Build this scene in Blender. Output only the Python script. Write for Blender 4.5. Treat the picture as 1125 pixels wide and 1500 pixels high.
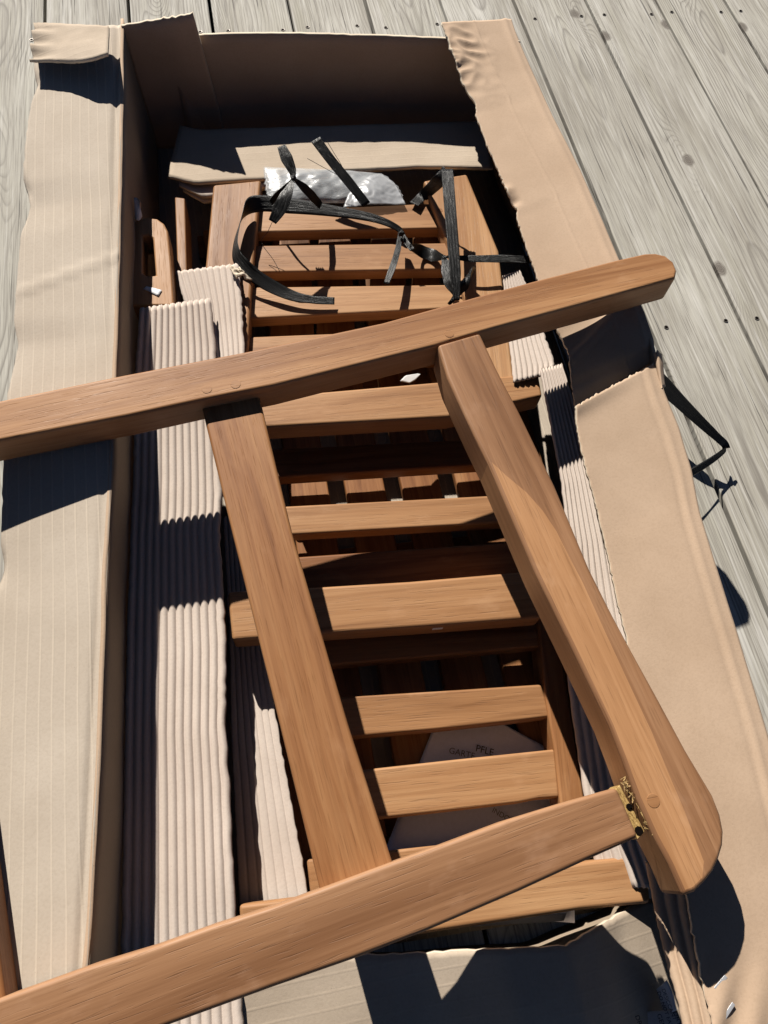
import bpy, bmesh, math, random
from mathutils import Vector, Matrix, noise
random.seed(7)
sc = bpy.context.scene
for o in list(bpy.data.objects):
    bpy.data.objects.remove(o)
COL = sc.collection

# ------------------------------------------------------------------ camera
CAM_LOC = Vector((0.28704, 0.0, 0.85142))
CAM_ROT = Matrix(((0.980758525, 0.135763070, -0.140289360),
                  (-0.182413231, 0.893311434, -0.410755518),
                  (0.069556659, 0.428442612, 0.900887784)))
FPX = 1085.0
cam = bpy.data.cameras.new('camera')
cam.sensor_fit = 'VERTICAL'
cam.sensor_height = 36.0
cam.lens = FPX / 1500.0 * 36.0
cam.clip_start = 0.01
cam.clip_end = 2000.0
camo = bpy.data.objects.new('camera', cam)
COL.objects.link(camo)
camo.matrix_world = Matrix.Translation(CAM_LOC) @ CAM_ROT.to_4x4()
sc.camera = camo

# ------------------------------------------------------------------ sky, sun, exposure
SX, SY = 0.342, -1.42                       # horizontal run of a shadow per metre of height
to_sun = Vector((-SX, -SY, 1.0)).normalized()
sun_el = math.asin(to_sun.z)
sun_az = math.atan2(to_sun.x, to_sun.y)
world = bpy.data.worlds.new('World')
sc.world = world
world.use_nodes = True
wn = world.node_tree
sky = wn.nodes.new('ShaderNodeTexSky')
sky.sky_type = 'NISHITA'
sky.sun_disc = False
sky.sun_elevation = sun_el
sky.sun_rotation = sun_az
sky.air_density = 0.22                      # deep clear sky, hard shadows
sky.dust_density = 0.1
wn.links.new(sky.outputs[0], wn.nodes['Background'].inputs[0])
wn.nodes['Background'].inputs[1].default_value = 0.05
sl = bpy.data.lights.new('sun', 'SUN')
sl.energy = 5.0
sl.angle = math.radians(0.5)
sl.color = (1.0, 0.95, 0.87)
so = bpy.data.objects.new('sun', sl)
COL.objects.link(so)
so.rotation_euler = to_sun.to_track_quat('Z', 'Y').to_euler()
so.location = (0, 0, 5)
sc.view_settings.view_transform = 'Standard'
sc.view_settings.look = 'None'
sc.view_settings.exposure = 0.6
sc.cycles.max_bounces = 6
sc.cycles.diffuse_bounces = 1
sc.cycles.glossy_bounces = 2
sc.view_settings.gamma = 1.0

# ------------------------------------------------------------------ helpers
def at(u, v, z):
    """world point at height z seen at photo position (u, v) of 1125 x 1500"""
    d = CAM_ROT @ Vector(((u - 562.5) / FPX, -(v - 750.0) / FPX, -1.0))
    t = (z - CAM_LOC.z) / d.z
    return CAM_LOC + d * t

def tag(o, label=None, cat=None, group=None, kind=None):
    if label: o['label'] = label
    if cat: o['category'] = cat
    if group: o['group'] = group
    if kind: o['kind'] = kind
    return o

def thing(name, label=None, cat=None, loc=(0, 0, 0), group=None, kind=None):
    o = bpy.data.objects.new(name, None)
    o.empty_display_size = 0.05
    COL.objects.link(o)
    o.location = loc
    return tag(o, label, cat, group, kind)

def link(name, me, mats, parent=None, M=None):
    o = bpy.data.objects.new(name, me)
    COL.objects.link(o)
    for m in (mats if isinstance(mats, (list, tuple)) else [mats]):
        if m.name not in [x.name for x in me.materials if x]:
            me.materials.append(m)
    if M is None: M = Matrix.Identity(4)
    if parent is not None:
        o.parent = parent
        P = Matrix.Identity(4); q = parent
        while q is not None:
            P = q.matrix_basis @ P
            q = q.parent
        o.matrix_basis = P.inverted() @ M
    else:
        o.matrix_basis = M
    return o

# ------------------------------------------------------------------ node helpers
class NT:
    def __init__(s, name, rough=0.6):
        s.m = bpy.data.materials.new(name); s.m.use_nodes = True
        s.t = s.m.node_tree; s.b = s.t.nodes['Principled BSDF']
        s.b.inputs['Roughness'].default_value = rough
    def n(s, typ, **kw):
        x = s.t.nodes.new(typ)
        for k, v in kw.items(): setattr(x, k, v)
        return x
    def l(s, a, b): s.t.links.new(a, b)
    def val(s, inp, v):
        if hasattr(v, 'is_linked') or isinstance(v, bpy.types.NodeSocket): s.l(v, inp)
        else: inp.default_value = v
    def math(s, op, a, b=None, c=None, clamp=False):
        x = s.n('ShaderNodeMath', operation=op); x.use_clamp = clamp
        s.val(x.inputs[0], a)
        if b is not None: s.val(x.inputs[1], b)
        if c is not None: s.val(x.inputs[2], c)
        return x.outputs[0]
    def map(s, vec, scale=(1, 1, 1), loc=(0, 0, 0)):
        x = s.n('ShaderNodeMapping'); s.l(vec, x.inputs[0])
        x.inputs[1].default_value = loc; x.inputs[3].default_value = scale
        return x.outputs[0]
    def noise(s, vec, scale=1.0, detail=3.0, rough=0.55, dist=0.0):
        x = s.n('ShaderNodeTexNoise'); s.l(vec, x.inputs['Vector'])
        x.inputs['Scale'].default_value = scale; x.inputs['Detail'].default_value = detail
        x.inputs['Roughness'].default_value = rough; x.inputs['Distortion'].default_value = dist
        return x.outputs[0]
    def ramp(s, fac, stops, interp='LINEAR'):
        x = s.n('ShaderNodeValToRGB'); s.l(fac, x.inputs[0]); r = x.color_ramp; r.interpolation = interp
        while len(r.elements) < len(stops): r.elements.new(0.5)
        for e, (p, c) in zip(r.elements, stops):
            e.position = p; e.color = (*c, 1.0) if not isinstance(c, (int, float)) else (c, c, c, 1.0)
        return x.outputs[0]
    def mix(s, fac, a, b, typ='MIX'):
        x = s.n('ShaderNodeMix', data_type='RGBA', blend_type=typ)
        s.val(x.inputs[0], fac)
        for i, v in ((6, a), (7, b)):
            if isinstance(v, bpy.types.NodeSocket): s.l(v, x.inputs[i])
            else: x.inputs[i].default_value = (*v, 1.0)
        return x.outputs[2]
    def bump(s, h, strength=0.3, dist=0.001, normal=None):
        x = s.n('ShaderNodeBump'); x.inputs['Strength'].default_value = strength
        x.inputs['Distance'].default_value = dist; s.l(h, x.inputs['Height'])
        if normal is not None: s.l(normal, x.inputs['Normal'])
        return x.outputs[0]
    def sep(s, v):
        x = s.n('ShaderNodeSeparateXYZ'); s.l(v, x.inputs[0]); return x.outputs
    def comb(s, a, b, c):
        x = s.n('ShaderNodeCombineXYZ')
        for i, v in enumerate((a, b, c)): s.val(x.inputs[i], v)
        return x.outputs[0]
    def done(s, col=None, normal=None, rough=None):
        if col is not None: s.val(s.b.inputs['Base Color'], col)
        if normal is not None: s.l(normal, s.b.inputs['Normal'])
        if rough is not None: s.val(s.b.inputs['Roughness'], rough)
        return s.m

def seeded_coords(N):
    tc = N.n('ShaderNodeTexCoord'); oi = N.n('ShaderNodeObjectInfo')
    off = N.comb(N.math('MULTIPLY', oi.outputs['Random'], 13.7), N.math('MULTIPLY', oi.outputs['Random'], 7.3),
                 N.math('MULTIPLY', oi.outputs['Random'], 3.1))
    va = N.n('ShaderNodeVectorMath', operation='ADD'); N.l(tc.outputs['Object'], va.inputs[0]); N.l(off, va.inputs[1])
    return tc.outputs['Object'], va.outputs[0], oi.outputs['Random']

def wood_mat(name, dark, mid, light, tone=1.0, band_lo=0.36, band_hi=0.68):
    """oiled hardwood, grain along local X"""
    N = NT(name, 0.42)
    raw, co, rnd = seeded_coords(N)
    broad = N.noise(N.map(co, (1.3, 14, 14)), 1.0, 4, 0.6, 0.9)
    streak = N.noise(N.map(co, (3.2, 130, 130)), 1.0, 4, 0.7, 0.3)
    fibre = N.noise(N.map(co, (8, 400, 400)), 1.0, 3, 0.65)
    pore = N.ramp(N.noise(N.map(co, (30, 760, 760)), 1.0, 2, 0.5), ((0.30, 1.0), (0.40, 0.0)))
    x, y, z = N.sep(co)
    wob = N.noise(N.map(co, (2.2, 1.0, 1.0)), 1.0, 2, 0.5)
    yy = N.math('ADD', y, N.math('MULTIPLY', wob, 0.07))
    wz = N.math('MULTIPLY', N.noise(N.map(co, (3.1, 0.6, 0.6), (5, 2, 1)), 1.0, 1, 0.5), 0.12)
    r = N.math('SQRT', N.math('ADD', N.math('MULTIPLY', yy, yy), N.math('MULTIPLY', wz, wz)))
    r = N.math('ADD', r, N.math('MULTIPLY', streak, 0.004))
    ring = N.math('FRACT', N.math('MULTIPLY', r, 62.0))
    ringv = N.ramp(ring, ((0.0, 0.25), (0.10, 0.62), (0.7, 0.52), (1.0, 0.25)))
    f = N.math('ADD', N.math('MULTIPLY', broad, 0.66), N.math('MULTIPLY', streak, 0.26))
    f = N.math('ADD', f, N.math('MULTIPLY', ringv, 0.15))
    f = N.math('ADD', f, N.math('MULTIPLY_ADD', rnd, 0.14, -0.105))
    col = N.ramp(f, ((band_lo, dark), (0.52, mid), (band_hi, light)))
    col = N.mix(N.ramp(fibre, ((0.33, 0.26), (0.56, 0.0))), col, (dark[0] * .8, dark[1] * .75, dark[2] * .7))
    col = N.mix(N.math('MULTIPLY', pore, 0.24), col, (dark[0] * .35, dark[1] * .33, dark[2] * .3))
    scuff = N.noise(N.map(co, (16, 34, 34), (3, 3, 3)), 1.0, 4, 0.65)
    col = N.mix(N.ramp(scuff, ((0.58, 0.0), (0.74, 0.30))), col, (light[0] * 1.1, light[1] * 1.15, light[2] * 1.3))
    mine = N.ramp(N.noise(N.map(co, (1.8, 42, 42), (8, 1, 5)), 1.0, 3, 0.6, 0.5), ((0.60, 0.0), (0.76, 0.40)))
    col = N.mix(mine, col, (dark[0] * .85, dark[1] * .8, dark[2] * .75))
    h = N.math('SUBTRACT', N.math('MULTIPLY', fibre, 0.5), N.math('MULTIPLY', pore, 0.7))
    nb = N.bump(h, 0.4, 0.0005)
    rg = N.math('MULTIPLY_ADD', scuff, 0.30, 0.36)
    N.b.inputs['Specular IOR Level'].default_value = 0.22
    return N.done(col, nb, rg)

WD, WM, WL = (0.145, 0.052, 0.018), (0.285, 0.126, 0.049), (0.390, 0.197, 0.084)
wood = wood_mat('oiled_wood', WD, WM, WL)
wood_light = wood_mat('oiled_wood_light', (0.21, 0.094, 0.037), (0.355, 0.180, 0.080), (0.465, 0.262, 0.128))
wood_brown = wood_mat('oiled_wood_brown', (0.25, 0.110, 0.043), (0.385, 0.195, 0.086), (0.48, 0.275, 0.134))
wood_leg = wood_mat('oiled_wood_dull', (0.190, 0.088, 0.040), (0.305, 0.156, 0.077), (0.395, 0.220, 0.118))
wood_arm = wood_mat('oiled_wood_arm', (0.32, 0.155, 0.066), (0.44, 0.230, 0.108), (0.53, 0.305, 0.158))

def raw_wood():
    N = NT('torn_raw_wood', 0.7)
    raw, co, rnd = seeded_coords(N)
    a = N.noise(N.map(co, (120, 420, 420)), 1.0, 4, 0.7)
    col = N.ramp(a, ((0.32, (0.16, 0.085, 0.028)), (0.5, (0.40, 0.25, 0.085)), (0.68, (0.60, 0.42, 0.17))))
    return N.done(col, N.bump(a, 0.9, 0.002), 0.45)
torn_wood = raw_wood()

def deck_mat():
    N = NT('weathered_deck_board', 0.85)
    raw, co, rnd = seeded_coords(N)
    x, y, z = N.sep(co)                                   # grain along Y
    vor = N.n('ShaderNodeTexVoronoi', feature='F1', voronoi_dimensions='2D')
    sc_ = N.map(co, (6.0, 2.3, 1.0)); N.l(sc_, vor.inputs['Vector'])
    vor.inputs['Scale'].default_value = 1.0
    df = N.n('ShaderNodeVectorMath', operation='SUBTRACT'); N.l(sc_, df.inputs[0]); N.l(vor.outputs['Position'], df.inputs[1])
    kx, ky, _ = N.sep(df.outputs[0])
    kx = N.math('DIVIDE', kx, 6.0); ky = N.math('DIVIDE', ky, 2.3)
    kw = N.noise(N.map(co, (90, 90, 1)), 1.0, 2, 0.5)
    d = N.math('SQRT', N.math('ADD', N.math('MULTIPLY', kx, kx), N.math('MULTIPLY', N.math('MULTIPLY', ky, ky), 0.45)))
    d = N.math('ADD', d, N.math('MULTIPLY_ADD', kw, 0.006, -0.003))
    dl = N.math('ADD', N.math('MULTIPLY', kx, kx), N.math('MULTIPLY', N.math('MULTIPLY', ky, ky), 0.07))
    bul = N.math('MULTIPLY', N.math('POWER', 2.718, N.math('MULTIPLY', dl, -2600.0)), 0.026)
    wob = N.noise(N.map(co, (3.0, 0.85, 1.0)), 1.0, 2, 0.5)
    wob2 = N.noise(N.map(co, (14, 4.5, 4.0), (3, 1, 2)), 1.0, 2, 0.5)
    xr = N.sep(raw)[0]
    xx = N.math('ADD', xr, N.math('MULTIPLY_ADD', wob, 0.085, -0.042))
    wz = N.math('MULTIPLY_ADD', N.noise(N.map(co, (0.4, 1.25, 1.0), (9, 4, 2)), 1.0, 2, 0.5), 0.13, -0.015)
    r = N.math('SQRT', N.math('ADD', N.math('MULTIPLY', xx, xx), N.math('MULTIPLY', wz, wz)))
    r = N.math('ADD', N.math('ADD', r, bul), N.math('MULTIPLY', wob2, 0.006))
    ring = N.math('FRACT', N.math('MULTIPLY', r, 300.0))
    late = N.ramp(ring, ((0.0, 1.0), (0.16, 0.0), (0.62, 0.0), (0.86, 0.5), (1.0, 1.0)))
    fade = N.ramp(N.noise(N.map(co, (10, 1.8, 2), (2, 7, 1)), 1.0, 3, 0.6), ((0.40, 0.12), (0.58, 1.0)))
    late = N.math('MULTIPLY', late, fade)
    fib = N.noise(N.map(co, (430, 7, 60)), 1.0, 4, 0.75)
    fib2 = N.noise(N.map(co, (150, 4, 60)), 1.0, 4, 0.65)
    crack = N.ramp(N.noise(N.map(co, (260, 3.5, 40), (1, 1, 1)), 1.0, 3, 0.6), ((0.315, 1.0), (0.36, 0.0)))
    blotch = N.noise(N.map(co, (12, 3, 3)), 1.0, 4, 0.6)
    base = N.ramp(blotch, ((0.28, (0.295, 0.270, 0.225)), (0.5, (0.40, 0.380, 0.332)), (0.72, (0.53, 0.512, 0.465))))
    base = N.mix(N.math('MULTIPLY_ADD', rnd, 0.5, 0.0), base, (0.40, 0.375, 0.315))
    green = N.noise(N.map(co, (26, 2.2, 3), (4, 4, 4)), 1.0, 3, 0.6)
    base = N.mix(N.ramp(green, ((0.52, 0.0), (0.75, 0.35))), base, (0.33, 0.315, 0.225))
    col = N.mix(N.math('MULTIPLY', late, 0.72), base, (0.145, 0.128, 0.110))
    col = N.mix(N.ramp(fib, ((0.36, 0.85), (0.53, 0.0))), col, (0.20, 0.18, 0.155))
    col = N.mix(N.ramp(fib2, ((0.54, 0.0), (0.68, 0.55))), col, (0.60, 0.58, 0.54))
    col = N.mix(N.math('MULTIPLY', crack, 0.8), col, (0.06, 0.052, 0.045))
    knot = N.ramp(d, ((0.0040, 0.97), (0.0080, 0.80), (0.0115, 0.0)))
    krn = N.math('FRACT', N.math('MULTIPLY', d, 420.0))
    col = N.mix(knot, col, N.ramp(krn, ((0.0, (0.07, 0.058, 0.046)), (0.5, (0.19, 0.165, 0.14)), (1.0, (0.09, 0.075, 0.06)))))
    h = N.math('SUBTRACT', N.math('MULTIPLY', fib, 0.5), N.math('ADD', N.math('MULTIPLY', crack, 0.9), N.math('MULTIPLY', late, -0.25)))
    return N.done(col, N.bump(h, 0.55, 0.0012), 0.82)
deck_wood = deck_mat()

def card_mat(name, c0, c1, flute_axis=None, pitch=0.0095, flute=0.0, rib=0.25, crease=0.4):
    """paper board; optional faint flute ribs showing through the liner"""
    N = NT(name, 0.88)
    tc = N.n('ShaderNodeTexCoord'); co = tc.outputs['Object']
    big = N.noise(co, 9.0, 4, 0.6)
    mott = N.noise(co, 420.0, 3, 0.6)
    fibre = N.noise(N.map(co, (900, 900, 900)), 1.0, 2, 0.5)
    col = N.ramp(big, ((0.3, c0), (0.7, c1)))
    col = N.mix(N.ramp(mott, ((0.34, 0.14), (0.54, 0.0))), col, (c0[0] * .62, c0[1] * .58, c0[2] * .52))
    speck = N.ramp(N.noise(co, 700.0, 1, 0.5), ((0.20, 0.5), (0.22, 0.0)))
    col = N.mix(speck, col, (0.10, 0.07, 0.05))
    h = N.math('MULTIPLY', mott, 0.14)
    if flute:
        ax = {'X': 0, 'Y': 1, 'Z': 2}[flute_axis]
        v = N.sep(co)[ax]
        v = N.math('ADD', v, N.math('MULTIPLY', N.noise(co, 5.0, 2, 0.5), pitch * 0.6))
        fr = N.math('FRACT', N.math('DIVIDE', v, pitch))
        line = N.ramp(fr, ((0.0, 0.0), (0.40, 0.0), (0.48, 1.0), (0.53, 1.0), (0.62, 0.0)))
        vis = N.ramp(N.noise(co, 6.0, 3, 0.6), ((0.30, 0.35), (0.6, 1.0)))
        line = N.math('MULTIPLY', line, vis)
        col = N.mix(N.math('MULTIPLY', line, rib), col, (min(1, c1[0] * 1.25), min(1, c1[1] * 1.24), min(1, c1[2] * 1.2)))
        h = N.math('ADD', h, N.math('MULTIPLY', line, flute))
    wr = N.noise(N.map(co, (38, 16, 30)), 1.0, 4, 0.6, 0.8)
    h = N.math('ADD', h, N.math('MULTIPLY', wr, crease))
    return N.done(col, N.bump(h, 0.5, 0.0016), 0.9)

kraft_out = card_mat('kraft_outer_face', (0.415, 0.292, 0.197), (0.495, 0.358, 0.250), crease=0.35)
card_in = card_mat('cardboard_inner_face', (0.415, 0.345, 0.272), (0.49, 0.418, 0.340), 'X', 0.0108, 0.4, 0.5)
card_in_y = card_mat('cardboard_inner_face_across', (0.395, 0.315, 0.235), (0.47, 0.383, 0.295), 'Y', 0.0125, 0.12, 0.07)
card_in_shade = card_mat('cardboard_inner_face_shaded', (0.25, 0.19, 0.13), (0.31, 0.24, 0.17), 'Z', 0.0105, 0.0)  # same board as the flap insides, box interior's shade darkened into its colour
card_flute = card_mat('bare_flute_paper', (0.49, 0.405, 0.343), (0.59, 0.50, 0.432), crease=0.15)
card_torn = card_mat('torn_paper_edge', (0.52, 0.43, 0.32), (0.68, 0.59, 0.46), crease=0.8)

def simple(name, col, rough=0.5, metallic=0.0, spec=0.5):
    N = NT(name, rough)
    tc = N.n('ShaderNodeTexCoord')
    a = N.noise(tc.outputs['Object'], 260.0, 3, 0.6)
    c = N.mix(N.math('MULTIPLY', a, 0.5), col, tuple(x * 0.6 for x in col))
    N.b.inputs['Metallic'].default_value = metallic
    N.b.inputs['Specular IOR Level'].default_value = spec
    return N.done(c, N.bump(a, 0.15, 0.0004), rough)
paper_white = simple('white_paper', (0.80, 0.80, 0.82), 0.6)
paper_leaf = simple('sky_tinted_leaflet_paper', (0.82, 0.84, 1.0), 0.12)  # bluish base colour stands in for sky reflected in the glossy page
ink = simple('black_ink', (0.02, 0.02, 0.022), 0.6)
ink_grey = simple('grey_ink', (0.16, 0.15, 0.17), 0.6)
steel = simple('zinc_steel', (0.55, 0.55, 0.57), 0.4, 0.35)
rust = simple('dull_screw_steel', (0.20, 0.18, 0.16), 0.5, 0.7)
hole_shade = simple('painted_hole_shade', (0.008, 0.006, 0.005), 1.0, 0.0, 0.0)  # near-black colour paints the shade inside screw recesses and peg holes
soil = simple('dark_soil', (0.035, 0.030, 0.024), 0.95)
sachet_grey = simple('printed_sachet_paper', (0.55, 0.53, 0.51), 0.6)

def strap_mat():
    N = NT('black_woven_strap', 0.34)
    tc = N.n('ShaderNodeTexCoord'); uv = tc.outputs['UV']
    a = N.noise(N.map(uv, (4, 60, 1)), 1.0, 3, 0.6)
    col = N.ramp(a, ((0.35, (0.003, 0.003, 0.003)), (0.58, (0.008, 0.008, 0.008)), (0.75, (0.045, 0.046, 0.042))))
    N.b.inputs['Specular IOR Level'].default_value = 0.28
    return N.done(col, N.bump(a, 0.8, 0.0008), 0.36)
strap_black = strap_mat()

def bag_mat():
    N = NT('clear_plastic_film', 0.3)
    tc = N.n('ShaderNodeTexCoord'); co = tc.outputs['Object']
    a = N.noise(co, 40.0, 3, 0.6, 0.8)
    b = N.noise(N.map(co, (60, 150, 60)), 1.0, 3, 0.6, 1.2)
    N.b.inputs['Base Color'].default_value = (0.62, 0.64, 0.66, 1)
    N.l(N.ramp(a, ((0.35, 0.22), (0.65, 0.40))), N.b.inputs['Alpha'])
    N.l(N.bump(b, 0.35, 0.002), N.b.inputs['Normal'])
    return N.m
bag_film = bag_mat()
foam_grey = simple('milky_foam_sheet', (0.50, 0.51, 0.53), 0.35)
foam_grey.node_tree.nodes['Principled BSDF'].inputs['Alpha'].default_value = 0.55

# ------------------------------------------------------------------ mesh builders
def finish(me):
    for pl in me.polygons: pl.use_smooth = True

def board(name, px, z, thick, mat, parent=None, bev=0.003, cut=None, hole=None, segs=3, axis=None):
    """a plank: outline (seen at height z) extruded down by thick, edges rounded, local X along its grain"""
    zz = z if isinstance(z, (list, tuple)) else [z] * len(px)
    P = [at(u, v, h) for (u, v), h in zip(px, zz)]
    return solid(name, P, thick, mat, parent, bev, hole and [at(u, v, zz[0]) for u, v in hole], segs, axis)

def solid(name, P, thick, mat, parent=None, bev=0.003, hole=None, segs=3, axis=None):
    if axis is not None:
        d = Vector(axis)
    else:
        d = max(((P[i] - P[i - 1]) for i in range(len(P))), key=lambda e: e.length).copy()
    d.z = 0; d.normalize()
    c = sum(P, Vector()) / len(P)
    yv = Vector((-d.y, d.x, 0))
    M = Matrix(((d.x, yv.x, 0, c.x), (d.y, yv.y, 0, c.y), (0, 0, 1, c.z - thick / 2), (0, 0, 0, 1)))
    Mi = M.inverted()
    bm = bmesh.new()
    def loop(pts):
        q = [Mi @ p for p in pts]
        if sum(q[i - 1].x * q[i].y - q[i].x * q[i - 1].y for i in range(len(q))) < 0: q.reverse()
        return q
    outer = loop(P)
    if hole is None:
        top = bm.faces.new([bm.verts.new(v) for v in outer])
        geo = [top]
    else:
        hl = loop(hole)
        vs = [bm.verts.new(v) for v in outer]; hs = [bm.verts.new(v) for v in hl]
        es = [bm.edges.new((vs[i - 1], vs[i])) for i in range(len(vs))] + [bm.edges.new((hs[i - 1], hs[i])) for i in range(len(hs))]
        r = bmesh.ops.triangle_fill(bm, edges=es, use_beauty=True, use_dissolve=True)
        geo = [g for g in r['geom'] if isinstance(g, bmesh.types.BMFace)]
    ex = bmesh.ops.extrude_face_region(bm, geom=geo, use_keep_orig=True)
    for v in [g for g in ex['geom'] if isinstance(g, bmesh.types.BMVert)]:
        v.co.z -= thick
    bmesh.ops.recalc_face_normals(bm, faces=bm.faces[:])
    if bev:
        ed = [e for e in bm.edges if len(e.link_faces) == 2 and e.calc_face_angle(0) > math.radians(40)]
        bmesh.ops.bevel(bm, geom=ed, offset=bev, offset_type='OFFSET', segments=segs, profile=0.5, affect='EDGES', clamp_overlap=True)
    me = bpy.data.meshes.new(name); bm.to_mesh(me); bm.free()
    finish(me)
    o = link(name, me, mat, parent, M)
    wnm = o.modifiers.new('normals', 'WEIGHTED_NORMAL'); wnm.keep_sharp = True
    return o

def resample(pts, n):
    pts = [Vector(p) for p in pts]
    L = [0.0]
    for a, b in zip(pts, pts[1:]): L.append(L[-1] + (b - a).length)
    out = []; k = 0
    for i in range(n):
        t = L[-1] * i / (n - 1)
        while k < len(L) - 2 and L[k + 1] < t: k += 1
        s = (t - L[k]) / max(1e-9, L[k + 1] - L[k])
        out.append(pts[k].lerp(pts[k + 1], min(1, max(0, s))))
    return out

def sheet(name, A, B, mats, parent=None, n=60, m=20, thick=0.004, amp=0.0015, nscale=9.0, tornA=0.0, tornB=0.0, tornE=(0.0, 0.0),
          flute=None, seed=0.0, disp=None, profile=None):
    """a sheet ruled between polylines A and B (3D), with uneven edges, waviness and optional flutes"""
    a = resample(A, n); b = resample(B, n)
    V = []; F = []
    for i in range(n):
        ja = Vector((0, 0, 0)); jb = Vector((0, 0, 0))
        w = (b[i] - a[i]); wd = w.normalized() if w.length > 0 else Vector((1, 0, 0))
        if tornA: ja = wd * (noise.noise(Vector((i * 1.3, seed, 3.1))) * tornA + noise.noise(Vector((i * 2.3, seed, 1.1))) * tornA * .5)
        if tornB: jb = wd * (noise.noise(Vector((i * 1.2, seed, 7.7))) * tornB + noise.noise(Vector((i * 2.1, seed, 5.1))) * tornB * .5)
        p0 = a[i]; p1 = b[i]
        for j in range(m):
            t = j / (m - 1)
            p = p0.lerp(p1, t) + ja * max(0, 1 - t * 7) + jb * max(0, 1 - (1 - t) * 7)
            i2 = min(n - 1, i + 1); i1 = max(0, i - 1)
            tv = (a[i2].lerp(b[i2], t) - a[i1].lerp(b[i1], t))
            nr = wd.cross(tv)
            nr = nr.normalized() if nr.length > 1e-9 else Vector((0, 0, 1))
            if nr.z < 0: nr = -nr
            if i == 0 and tornE[0]: p -= tv.normalized() * (noise.noise(Vector((j * 0.8, seed, 2))) * tornE[0])
            if i == n - 1 and tornE[1]: p += tv.normalized() * (noise.noise(Vector((j * 0.8, seed, 4))) * tornE[1])
            h = amp * (noise.noise(p * nscale + Vector((seed, 0, 0))) + 0.45 * noise.noise(p * nscale * 3.1 + Vector((0, seed, 0))))
            if flute:
                s = (p - p0).length if flute[2] is None else t * flute[2]
                ph = s / flute[0]
                fr = ph % 1.0
                h += flute[1] * (abs(math.sin(math.pi * ph)) ** flute[3] * 2 - 1)
            if disp: h += disp(i / (n - 1), t, p)
            V.append(p + nr * h)
    for i in range(n - 1):
        for j in range(m - 1):
            k = i * m + j
            F.append((k, k + 1, k + m + 1, k + m))
    c = Vector((sum(v.x for v in V) / len(V), sum(v.y for v in V) / len(V), min(v.z for v in V)))
    me = bpy.data.meshes.new(name)
    me.from_pydata([v - c for v in V], [], F)
    # make faces point up / towards +normal
    me.update()
    if sum(pl.normal.z for pl in me.polygons) < 0: me.flip_normals()
    finish(me)
    o = link(name, me, mats, parent, Matrix.Translation(c))
    sd = o.modifiers.new('board', 'SOLIDIFY'); sd.thickness = thick; sd.offset = -1.0
    if len(me.materials) > 1:
        sd.material_offset = 1 if len(me.materials) > 1 else 0
        sd.material_offset_rim = len(me.materials) - 1
    return o

def pz(pts, z):
    return [at(u, v, z[i] if isinstance(z, (list, tuple)) else z) for i, (u, v) in enumerate(pts)]

def catmull(P, n):
    P = [Vector(p) for p in P]
    Q = [2 * P[0] - P[1]] + P + [2 * P[-1] - P[-2]]
    out = []
    segs = len(P) - 1
    for i in range(n):
        t = i / (n - 1) * segs; k = min(int(t), segs - 1); u = t - k
        a, b, c, d = Q[k:k + 4]
        out.append(0.5 * ((2 * b) + (c - a) * u + (2 * a - 5 * b + 4 * c - d) * u * u + (3 * b - a - 3 * c + d) * u ** 3))
    return out

def ribbon(name, P, width, side, mat, parent=None, n=40, m=7, pleat=0.0005, thick=0.0005, seed=0):
    """a strip along P; width may be a list of widths along it; side = list of width directions"""
    C = catmull(P, n)
    W = width if isinstance(width, (list, tuple)) else [width, width]
    D = [Vector(s) for s in (side if isinstance(side, list) else [side, side])]
    V = []; F = []; UV = []
    for i, c in enumerate(C):
        t = i / (n - 1)
        tg = (C[min(n - 1, i + 1)] - C[max(0, i - 1)]).normalized()
        k = t * (len(W) - 1); kk = min(int(k), len(W) - 2); w = W[kk] + (W[kk + 1] - W[kk]) * (k - kk)
        k = t * (len(D) - 1); kk = min(int(k), len(D) - 2); d = D[kk].lerp(D[kk + 1], k - kk)
        d = (d - tg * d.dot(tg)); d = d.normalized() if d.length > 1e-6 else tg.orthogonal().normalized()
        nr = tg.cross(d)
        for j in range(m):
            s = j / (m - 1) - 0.5
            pl = pleat * ((-1) ** j) * (0.6 + 0.6 * noise.noise(Vector((t * 6, j * 3.3, seed))))
            V.append(c + d * (s * w) + nr * pl); UV.append((t, s + 0.5))
    for i in range(n - 1):
        for j in range(m - 1):
            k = i * m + j; F.append((k, k + 1, k + m + 1, k + m))
    c = sum(V, Vector()) / len(V)
    me = bpy.data.meshes.new(name); me.from_pydata([v - c for v in V], [], F)
    uv = me.uv_layers.new(name='UVMap')
    for lp in me.loops: uv.data[lp.index].uv = UV[lp.vertex_index]
    finish(me)
    o = link(name, me, mat, parent, Matrix.Translation(c))
    sd = o.modifiers.new('film', 'SOLIDIFY'); sd.thickness = thick; sd.offset = 0
    return o

def disc(name, p, r, mat, parent, normal=(0, 0, 1), thick=0.0008, n=14):
    bm = bmesh.new()
    bmesh.ops.create_cone(bm, cap_ends=True, segments=n, radius1=r, radius2=r * 0.93, depth=thick)
    me = bpy.data.meshes.new(name); bm.to_mesh(me); bm.free()
    q = Vector(normal).to_track_quat('Z', 'Y').to_matrix().to_4x4()
    return link(name, me, mat, parent, Matrix.Translation(p) @ q)

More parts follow.
